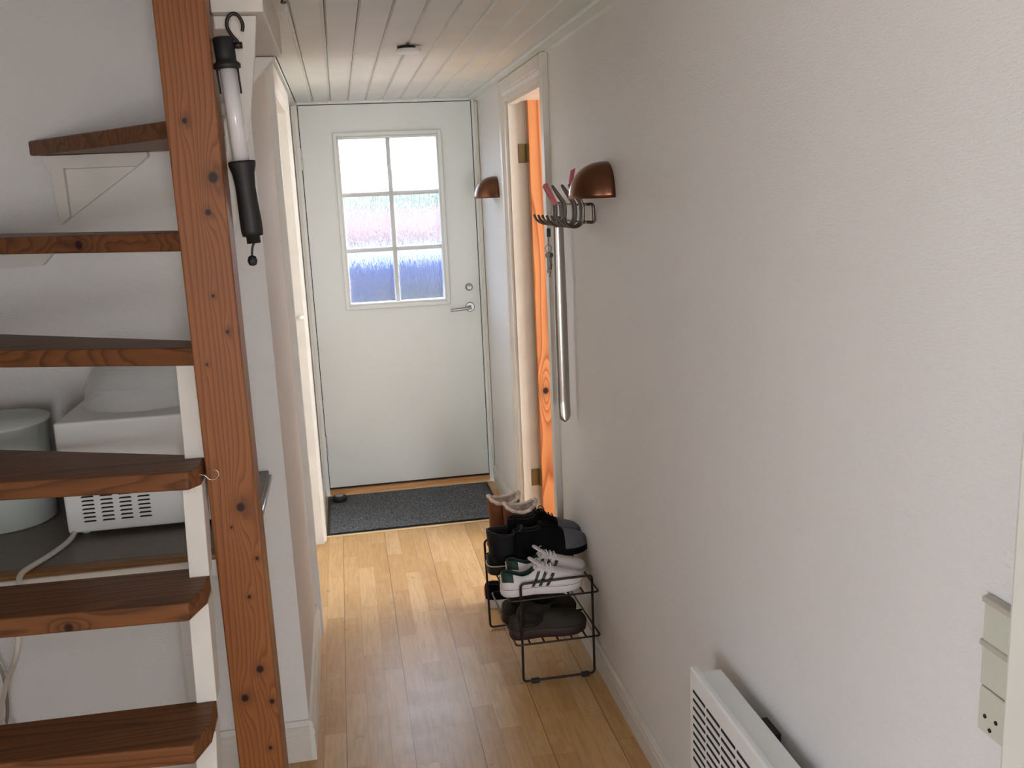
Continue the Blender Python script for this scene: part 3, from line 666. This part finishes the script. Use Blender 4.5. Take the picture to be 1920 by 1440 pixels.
# ------------------------------------------------------------------ doormat and puck
dm = thing('doormat', 'grey carpeted entrance mat with black rubber border before the front door', 'doormat', (.25, 4.7, 0))
b = nb(); box(b, -.178, .700, 4.412, 5.020, 0.0005, .006); obj('border', b, M_BLACK, dm, .002)
b = nb(); nx, ny = 60, 40
G = [[b.verts.new((-.162+.846*i/nx, 4.428+.576*j/ny, .0095+random.uniform(-.0006, .0006))) for i in range(nx+1)] for j in range(ny+1)]
for j in range(ny):
    for i in range(nx): b.faces.new((G[j][i], G[j][i+1], G[j+1][i+1], G[j+1][i]))
obj('pile', b, M_MAT, dm)
ps = thing('doorstop', 'small round dark and chrome doorstop on the far left corner of the mat', 'doorstop', (-.115, 4.93, .010))
b = nb(); lathe(b, [(.036, 0), (.040, .004), (.040, .020), (.034, .026), (.026, .027)], (-.115, 4.93, .010), (0, 0, 1), 32); obj('body', b, M_BLACK, ps)
b = nb(); lathe(b, [(.024, .0271), (.022, .030), (.002, .0305)], (-.115, 4.93, .010), (0, 0, 1), 28); obj('cap', b, M_CHROME, ps)

# ------------------------------------------------------------------ panel heater
ht = thing('panel_heater', 'white electric panel heater low on the long wall', 'heater', (.70, 1.35, .20))
b = nb(); box(b, .672, .722, .95, 1.735, .215, .588); obj('body', b, M_WHITEP, ht, .004)
b = nb(); box(b, .655, .6715, .95, 1.745, .205, .598); 
obj('front_panel', b, M_WHITEP, ht, .005)
b = nb()
for c in range(9):
    y1 = 1.722-c*.075; y0 = y1-.066
    for r in range(9):
        z = .556-r*.0195
        box(b, .6535, .6565, y0, y1, z-.0055, z)
obj('louvre', b, M_DARKIN, ht)['label'] = 'rows of dark louvre slots'
for y in (1.05, 1.55):
    b = nb(); box(b, .7221, .7535, y-.03, y+.03, .25, .56); obj('bracket', b, M_BLACK, ht)

# ------------------------------------------------------------------ socket strip at right
ou = thing('wall_outlet', 'three section pale grey outlet plate beside the near casing', 'outlet', (.75, .93, .99))
for z0, z1 in ((1.028, 1.082), (.972, 1.024), (.910, .970)):
    b = nb(); box(b, .742, .7535, .901, .962, z0, z1); obj('plate', b, M_OUTLET, ou, .0025)
for z in (1.083, 1.026):
    b = nb(); box(b, .739, .7535, .901, .964, z-.002, z+.006); obj('ridge', b, plain('plate_ridge', srgb(178, 170, 158), .4), ou, .002)
b = nb()
for y, z in ((.948, .934), (.928, .936), (.938, .920)): lathe(b, [(.0028, 0), (.0028, .001)], (.7418, y, z), (-1, 0, 0), 12)
obj('sockets', b, M_DARKIN, ou)

# ------------------------------------------------------------------ shoe rack
rk = thing('shoe_rack', 'dark wire two tier shoe rack standing by the long wall', 'shoe rack', (.60, 3.0, 0))
def wire_obj(name, paths, r=.0036):
    b = nb()
    for p, cl in paths: tube(b, p, r, 8, closed=cl)
    return obj(name, b, M_WIRE, rk)
def loop(pts, r=.014): return (round_path(pts, r, 5, closed=True), True)
wire_obj('end_frame', [loop([(.480, 2.812, .008), (.484, 2.812, .352), (.722, 2.812, .356), (.722, 2.812, .008)])], .0042)
wire_obj('end_frame', [loop([(.436, 3.235, .008), (.430, 3.235, .350), (.692, 3.235, .408), (.700, 3.235, .008)])], .0042)
for z, x0, x1 in ((.142, .460, .744), (.298, .446, .742)):
    paths = [loop([(x0, 2.806, z), (x1, 2.806, z), (x1-.012, 3.24, z), (x0-.012, 3.24, z)])]
    for k in range(1, 6):
        x = x0+(x1-x0)*k/6; paths.append(([(x, 2.806, z), (x-.012, 3.24, z)], False))
    paths.append(([(x0, 3.02, z-.004), (x1-.006, 3.02, z-.004)], False))
    wire_obj('shelf', paths, .0034)
for x in (.520, .690):
    for y in (2.812, 3.235):
        b = nb(); box(b, x-.014, x+.014, y-.008, y+.008, .0005, .014); obj('foot', b, M_BLACK, rk, .002)

# ------------------------------------------------------------------ shoes
SS = [0, .015, .05, .10, .17, .25, .33, .40, .48, .57, .67, .77, .86, .93, .975, 1.0]
WW = [.30, .50, .66, .74, .76, .73, .70, .71, .78, .89, .98, 1.0, .92, .74, .48, .22]
def lerp(t, xs, ys):
    if t <= xs[0]: return ys[0]
    for i in range(1, len(xs)):
        if t <= xs[i]: k = (t-xs[i-1])/(xs[i]-xs[i-1]); return ys[i-1]*(1-k)+ys[i]*k
    return ys[-1]
HT = {  # top profile (height in m) along the length, and where the foot opening is
 'sneaker': ([.070, .074, .080, .079, .070, .062, .066, .080, .086, .078, .067, .059, .053, .047, .040, .031], (.04, .38)),
 'hiker':   ([.085, .090, .096, .098, .096, .094, .098, .104, .100, .090, .078, .070, .064, .056, .046, .034], (.04, .36)),
 'low':     ([.060, .064, .070, .071, .072, .074, .076, .080, .080, .076, .070, .066, .062, .054, .044, .032], (2, 3))}
def side(kind, L, W, s, zf, zs, off=0):
    h = lerp(s, SS, HT[kind][0]); w = lerp(s, SS, WW)*W
    k = lerp(zf, [0, .3, .6, .85, 1], [1, .99, .90, .74, .56])
    return (s*L, w*k+off, zs+(h-zs)*zf)
def upper(kind, L, W, zs):
    """closed shoe upper with a sunken foot opening; returns bmesh, faces of the lining carry material 1"""
    b = nb(); R = []; o0, o1 = HT[kind][1]
    S = [];
    for a, c in zip(SS, SS[1:]): S += [a, (a+c)/2]
    S.append(1.0)
    for s_ in S:
        h = lerp(s_, SS, HT[kind][0]); w = lerp(s_, SS, WW)*W
        op = 1 if o0 <= s_ <= o1 else 0
        half = [(w*.97, zs-.002)]+[side(kind, L, W, s_, f, zs)[1:] for f in (.15, .3, .45, .6, .75, .88, 1)]
        yt = half[-1][0]
        if op: inn = [(yt-.005, h-.001), (yt-.009, h*.8), (yt-.008, h*.55), (yt*.5, zs+.008), (0, zs+.006)]
        else: inn = [(yt*.8, h+.002), (yt*.6, h+.0035), (yt*.4, h+.0045), (yt*.2, h+.005), (0, h+.005)]
        ring = half+inn
        full = ring+[(-y, z) for y, z in ring[-2::-1]]
        R.append([b.verts.new((s_*L, y, z)) for y, z in full])
    nh = 8
    for i in range(len(R)-1):
        s_ = (S[i]+S[i+1])/2
        for k in range(len(R[0])-1):
            f = b.faces.new((R[i][k], R[i+1][k], R[i+1][k+1], R[i][k+1])); f.smooth = True
            kk = min(k, len(R[0])-2-k)
            if o0-.02 <= s_ <= o1+.02 and kk >= nh-1: f.material_index = 1
            if kind == 'sneaker' and s_ < .13 and kk >= 3: f.material_index = 1
    b.faces.new(R[0]); b.faces.new(R[-1][::-1])
    return b
def outline(L, W, grow=1.0, n=1):
    up_ = []
    for s_ in [0, .004, .015, .05, .1, .17, .25, .33, .4, .48, .57, .67, .77, .86, .93, .965, .985, .996, 1]:
        w = lerp(s_, SS, WW)*W*grow
        if s_ < .015: w *= .55+.45*s_/.015
        if s_ > .975: w *= 1-.5*(s_-.975)/.025
        up_.append((s_*L*1.012-.003, w))
    return up_+[(x, -y) for x, y in up_[::-1]]
def sole(L, W, h, grow=1.03, toe=.006):
    b = nb(); O = outline(L, W, grow); rings = []
    for z, g in ((0, .93), (.003, .98), (h*.5, 1.0), (h-.002, 1.0), (h, .985)):
        rings.append([b.verts.new((L/2+(x-L/2)*(.5+.5*g), y*g, z+(toe*max(0, (x/L-.75)/.25)**2 if x/L > .75 else 0))) for x, y in O])
    n = len(O)
    for A, B_ in zip(rings, rings[1:]):
        for k in range(n):
            f = b.faces.new((A[k], A[(k+1) % n], B_[(k+1) % n], B_[k])); f.smooth = True
    b.faces.new(rings[0][::-1]); b.faces.new(rings[-1]); return b
def laces(kind, L, W, zs, r=.0022, n=5, bow=True):
    b = nb()
    for i in range(n):
        s0 = .40+.048*i; h = lerp(s0, SS, HT[kind][0])+.006; w = lerp(s0, SS, WW)*W*.42
        h1 = lerp(s0+.03, SS, HT[kind][0])+.006
        for sg in (-1, 1):
            tube(b, smooth_path([(s0*L, sg*w, h-.004), (s0*L+.004, sg*w*.4, h+.004), ((s0+.015)*L, 0, h+.006), ((s0+.03)*L, -sg*w*.9, h1-.003)], 3), r, 6, flat=.6)
    if bow:
        h = lerp(.42, SS, HT[kind][0])+.010; x = .41*L
        for sg in (-1, 1):
            tube(b, smooth_path([(x, 0, h+.004), (x+.01, sg*.018, h+.012), (x+.022, sg*.034, h+.004), (x+.030, sg*.030, h-.006), (x+.018, sg*.014, h), (x, 0, h+.004)], 4), r, 6, flat=.7)
            tube(b, smooth_path([(x, 0, h+.004), (x+.016, sg*.02, h+.002), (x+.034, sg*.036, h-.018), (x+.046, sg*.040, h-.034)], 4), r, 6, flat=.7)
    return b
def tongue(kind, L, W, top, th=.006, lean=.018):
    b = nb(); h0 = lerp(.44, SS, HT[kind][0]); wd = W*.46
    rows = []
    for i in range(7):
        t_ = i/6; x = L*.46-(L*.09)*t_-lean*t_*t_; z = h0+.004+(top-h0)*t_; ww = wd*(.75+.35*t_) if i < 6 else wd*.8
        rows.append([(x+abs(k)*abs(k)*.010, k*ww, z-abs(k)**3*.004) for k in (-1, -.66, -.33, 0, .33, .66, 1)])
    V = [[b.verts.new(p) for p in r_] for r_ in rows]
    for A, B_ in zip(V, V[1:]):
        for k in range(6):
            f = b.faces.new((A[k], A[k+1], B_[k+1], B_[k])); f.smooth = True
    return b
M_SNW = plain('white_leather', srgb(226, 220, 222), .45, var=.04, vs=20, bump=.05, bs=90)
M_GRN = plain('dark_green_lining', srgb(14, 52, 42), .6)
M_STRIPE = plain('black_stripe', srgb(20, 26, 30), .5)
M_SUEDE = plain('tan_suede', srgb(116, 68, 40), .9, var=.14, vs=18, bump=.25, bs=220)
M_FLEECE = plain('fleece', srgb(216, 198, 186), .95, var=.25, vs=60, bump=1, bs=90)
M_BLKSH = plain('black_shoe_fabric', srgb(10, 10, 13), .9, spec=.15, var=.2, vs=30, bump=.2, bs=200)
M_NAVY = plain('navy_black_leather', srgb(15, 13, 19), .6, spec=.25, var=.2, vs=14, bump=.1, bs=60)
M_GREYSH = plain('grey_toe_mesh', srgb(88, 86, 92), .7, var=.1, vs=40, bump=.2, bs=300)
M_OLIVE = plain('dark_olive_leather', srgb(32, 27, 21), .75, spec=.25, var=.25, vs=14, bump=.2, bs=60)
M_OLIVE2 = plain('worn_dark_leather', srgb(54, 49, 43), .8, spec=.25, var=.2, vs=14)
M_SOLEB = plain('dark_brown_sole', srgb(44, 26, 24), .6)
M_INNER = plain('shoe_inside', srgb(30, 26, 26), .9)
M_CREAM = plain('cream_sole', srgb(206, 196, 188), .6)

def sneaker():
    t = thing('sneaker', 'x', 'shoe', group='white three striped sneakers on the top tier')
    L, W, zs = .275, .047, .028
    obj('upper', upper('sneaker', L, W, zs), [M_SNW, M_GRN], t, local=True, subd=1)
    sl = obj('sole', sole(L, W, .030), M_SNW, t, local=True)
    b = nb(); O = outline(L, W, 1.036)
    tube(b, [(x, y, .026) for x, y in O], .0007, 6, closed=True); obj('stitching', b, M_INNER, sl, local=True)
    for k in range(3):
        for sg in (-1, 1):
            b = nb(); s0 = .37+.085*k; g = []
            for j in range(8):
                zf = .02+j/7*.86; ss = s0+.10*(zf)-.03
                row = []
                for m in range(4):
                    p = side('sneaker', L, W, ss+m*.0125, min(1, zf), zs, .0016); row.append(b.verts.new((p[0], sg*p[1], p[2])))
                g.append(row)
            for A, B_ in zip(g, g[1:]):
                for m in range(3): b.faces.new((A[m], A[m+1], B_[m+1], B_[m]))
            obj('stripe', b, M_STRIPE, t, local=True, solid=.001)['label'] = 'slanting black stripe'
    obj('tongue', tongue('sneaker', L, W, .112, lean=.010), M_SNW, t, local=True, solid=.006, subd=1)
    obj('laces', laces('sneaker', L, W, zs), M_SNW, t, local=True)
    b = nb()   # small white leaf mark on the heel tab
    for a in (-.6, 0, .6):
        c = Vector((-.0005, .006*math.sin(a)*1.3, .062+.004*math.cos(a)))
        bmesh.ops.create_uvsphere(b, u_segments=8, v_segments=6, radius=1, matrix=Matrix.Translation(c) @ Matrix.Rotation(-a, 4, 'X') @ Matrix.Diagonal((.0012, .0022, .0050, 1)))
    for z in (.052, .055): box(b, -.0016, .0, -.006, .006, z, z+.001)
    obj('leaf_mark', b, M_SNW, t, local=True)
    return t
def shaft_mesh(cx, rx, ry, z0, H, lean=0, slump=0, notch=.012, seg=32, inner=.9):
    b = nb(); R = []
    N = 12
    def ring(zf, sc, dz=0):
        out = []
        for k in range(seg):
            a = 2*PI*k/seg
            wr = 1+.03*math.sin(3*a+zf*5)+slump*.10*math.sin(zf*16+a*2)
            z = z0+(H-z0)*zf+(notch*(abs(math.sin(a))**1.5*-1+.5) if zf > .8 else 0)*((zf-.8)/.2 if zf > .8 else 0)+dz
            out.append(b.verts.new((cx+lean*zf*zf+rx*sc*wr*math.cos(a), ry*sc*wr*math.sin(a), z)))
        return out
    for i in range(N+1):
        zf = i/N; R.append(ring(zf, .96+.06*zf))
    for i in range(5): R.append(ring(1-i*.18, inner*(1-.03*i)))
    for A, B_ in zip(R, R[1:]):
        for k in range(seg):
            f = b.faces.new((A[k], A[(k+1) % seg], B_[(k+1) % seg], B_[k])); f.smooth = True
            if R.index(A) > N: f.material_index = 1
    b.faces.new(R[-1]); b.faces.new(R[0][::-1])
    return b
def fleece_rim(cx, rx, ry, H, lean, notch, seed):
    b = nb(); seg = 40; P = []
    for k in range(seg):
        a = 2*PI*k/seg
        P.append((cx+lean+rx*.98*math.cos(a), ry*.98*math.sin(a), H+.004+notch*(.5-abs(math.sin(a))**1.5)))
    rs = [.0065+.002*noise.noise(Vector((k*.9, seed, 0))) for k in range(seg)]
    tube(b, P, .006, 12, closed=True, rs=rs)
    for v in b.verts: v.co += v.normal*0+Vector((noise.noise(v.co*160+Vector((seed, 0, 0))), noise.noise(v.co*160+Vector((0, seed, 5))), noise.noise(v.co*160+Vector((9, 0, seed)))))*.0045
    return b
def boot(H, L=.265, W=.050, mats=(None,)*3, kind='low', solemat=None, sole_h=.02, fleece=True, lean=0, slump=0, notch=.02, zs=None, seed=1, rx=.060, ry=.046):
    t = thing('boot', 'x', 'boot')
    zs = sole_h
    obj('foot', upper(kind, L, W, zs), [mats[0], mats[0]], t, local=True, subd=1)
    obj('sole', sole(L, W, sole_h+.002, 1.05), solemat, t, local=True)
    s = obj('shaft', shaft_mesh(.068, rx, ry, .045, H, lean, slump, notch), [mats[1], mats[2]], t, local=True)
    if fleece: obj('fleece_lining', fleece_rim(.068, rx, ry, H, lean, notch, seed), M_FLEECE, t, local=True)['label'] = 'pale curly fleece lining'
    return t
def copy_thing(t):
    r = t.copy(); C.objects.link(r)
    for ch in t.children:
        c = ch.copy(); C.objects.link(c); c.parent = r
        for g in ch.children:
            d = g.copy(); C.objects.link(d); d.parent = c
    return r
def put(t, label, loc, rz=0, rx=0, ry=0):
    t.location = loc; t.rotation_euler = (math.radians(rx), math.radians(ry), math.radians(rz)); t['label'] = label; return t
s1 = sneaker(); s2 = copy_thing(s1)
put(s1, 'white sneaker with black stripes nearest the camera on the top tier', (.427, 2.858, .3035), 1)
put(s2, 'white sneaker behind its striped twin, toe against the wall', (.462, 2.958, .3035), 1)
b1 = boot(.180, mats=(M_SUEDE, M_SUEDE, M_FLEECE), solemat=plain('tan_boot_sole', srgb(120, 76, 50), .8), seed=1, notch=.026); b2 = copy_thing(b1)
b1['group'] = b2['group'] = 'fleece lined boots on the top tier'
put(b1, 'tan suede fleece lined boot nearer the camera, shaft behind the black shoes', (.492, 3.190, .3035), 2)
put(b2, 'tan suede fleece lined boot farther back, against the doormat', (.450, 3.290, .3035), 4)
bk = boot(.152, L=.30, W=.052, mats=(M_NAVY, M_NAVY, M_INNER), solemat=M_BLACK, sole_h=.030, fleece=False, notch=.01, rx=.064, ry=.048)
put(bk, 'black ankle boot behind the white sneakers with a pale welt line', (.412, 3.052, .3035), 1)
b = nb(); O = outline(.30, .052, 1.05); tube(b, [(x, y, .0335) for x, y in O], .0022, 8, closed=True); obj('welt', b, M_CREAM, bk, local=True)['label'] = 'pale welt'
def hiker():
    t = thing('walking_shoe', 'x', 'shoe', group='black walking shoes with grey toes')
    L, W = .265, .049; b = upper('hiker', L, W, .022)
    for f in b.faces:
        if f.calc_center_median().x > L*.66: f.material_index = 2
    obj('upper', b, [M_BLKSH, M_INNER, M_GREYSH], t, local=True, subd=1)
    obj('sole', sole(L, W, .024, 1.02), M_BLKSH, t, local=True)
    obj('tongue', tongue('hiker', L, W, .112, lean=.008), M_BLKSH, t, local=True, solid=.006, subd=1)
    obj('laces', laces('hiker', L, W, .022, .0018, 5), M_BLKSH, t, local=True)
    return t
h1 = hiker(); h2 = copy_thing(h1)
put(h1, 'black walking shoe with grey toe, lower of the two on the pile', (.499, 3.026, .362), -2, 0, -1)
put(h2, 'black walking shoe with grey toe, topmost on the pile', (.494, 3.112, .380), -3, 0, 2)
l1 = boot(.125, L=.262, W=.048, mats=(M_OLIVE2, M_OLIVE, M_INNER), solemat=M_SOLEB, sole_h=.030, fleece=False, lean=.045, slump=.8, notch=.012, rx=.052, ry=.044); l2 = copy_thing(l1)
l1['group'] = l2['group'] = 'dark boots on the lower tier'
put(l1, 'dark brown slumped boot nearest the camera on the lower tier', (.450, 2.865, .1465), 1)
put(l2, 'dark brown slumped boot behind its twin on the lower tier', (.446, 2.985, .1465), 2)
fs = thing('trainer', 'dark trainer with a thick white sole on the floor behind the rack', 'shoe')
obj('upper', upper('hiker', .28, .048, .034), [M_BLKSH, M_INNER], fs, local=True, subd=1)
obj('sole', sole(.28, .048, .038, 1.06), M_CREAM, fs, local=True)
obj('tongue', tongue('hiker', .28, .048, .13), M_BLKSH, fs, local=True, solid=.006, subd=1)
obj('laces', laces('hiker', .28, .048, .034, .0018), M_BLKSH, fs, local=True)
b = nb(); box(b, -.004, .006, -.008, .008, .045, .085); obj('heel_tab', b, M_PINK, fs, local=True, bevel=.002)['label'] = 'pale pink heel tab'
put(fs, fs['label'], (.450, 3.44, 0), -6)
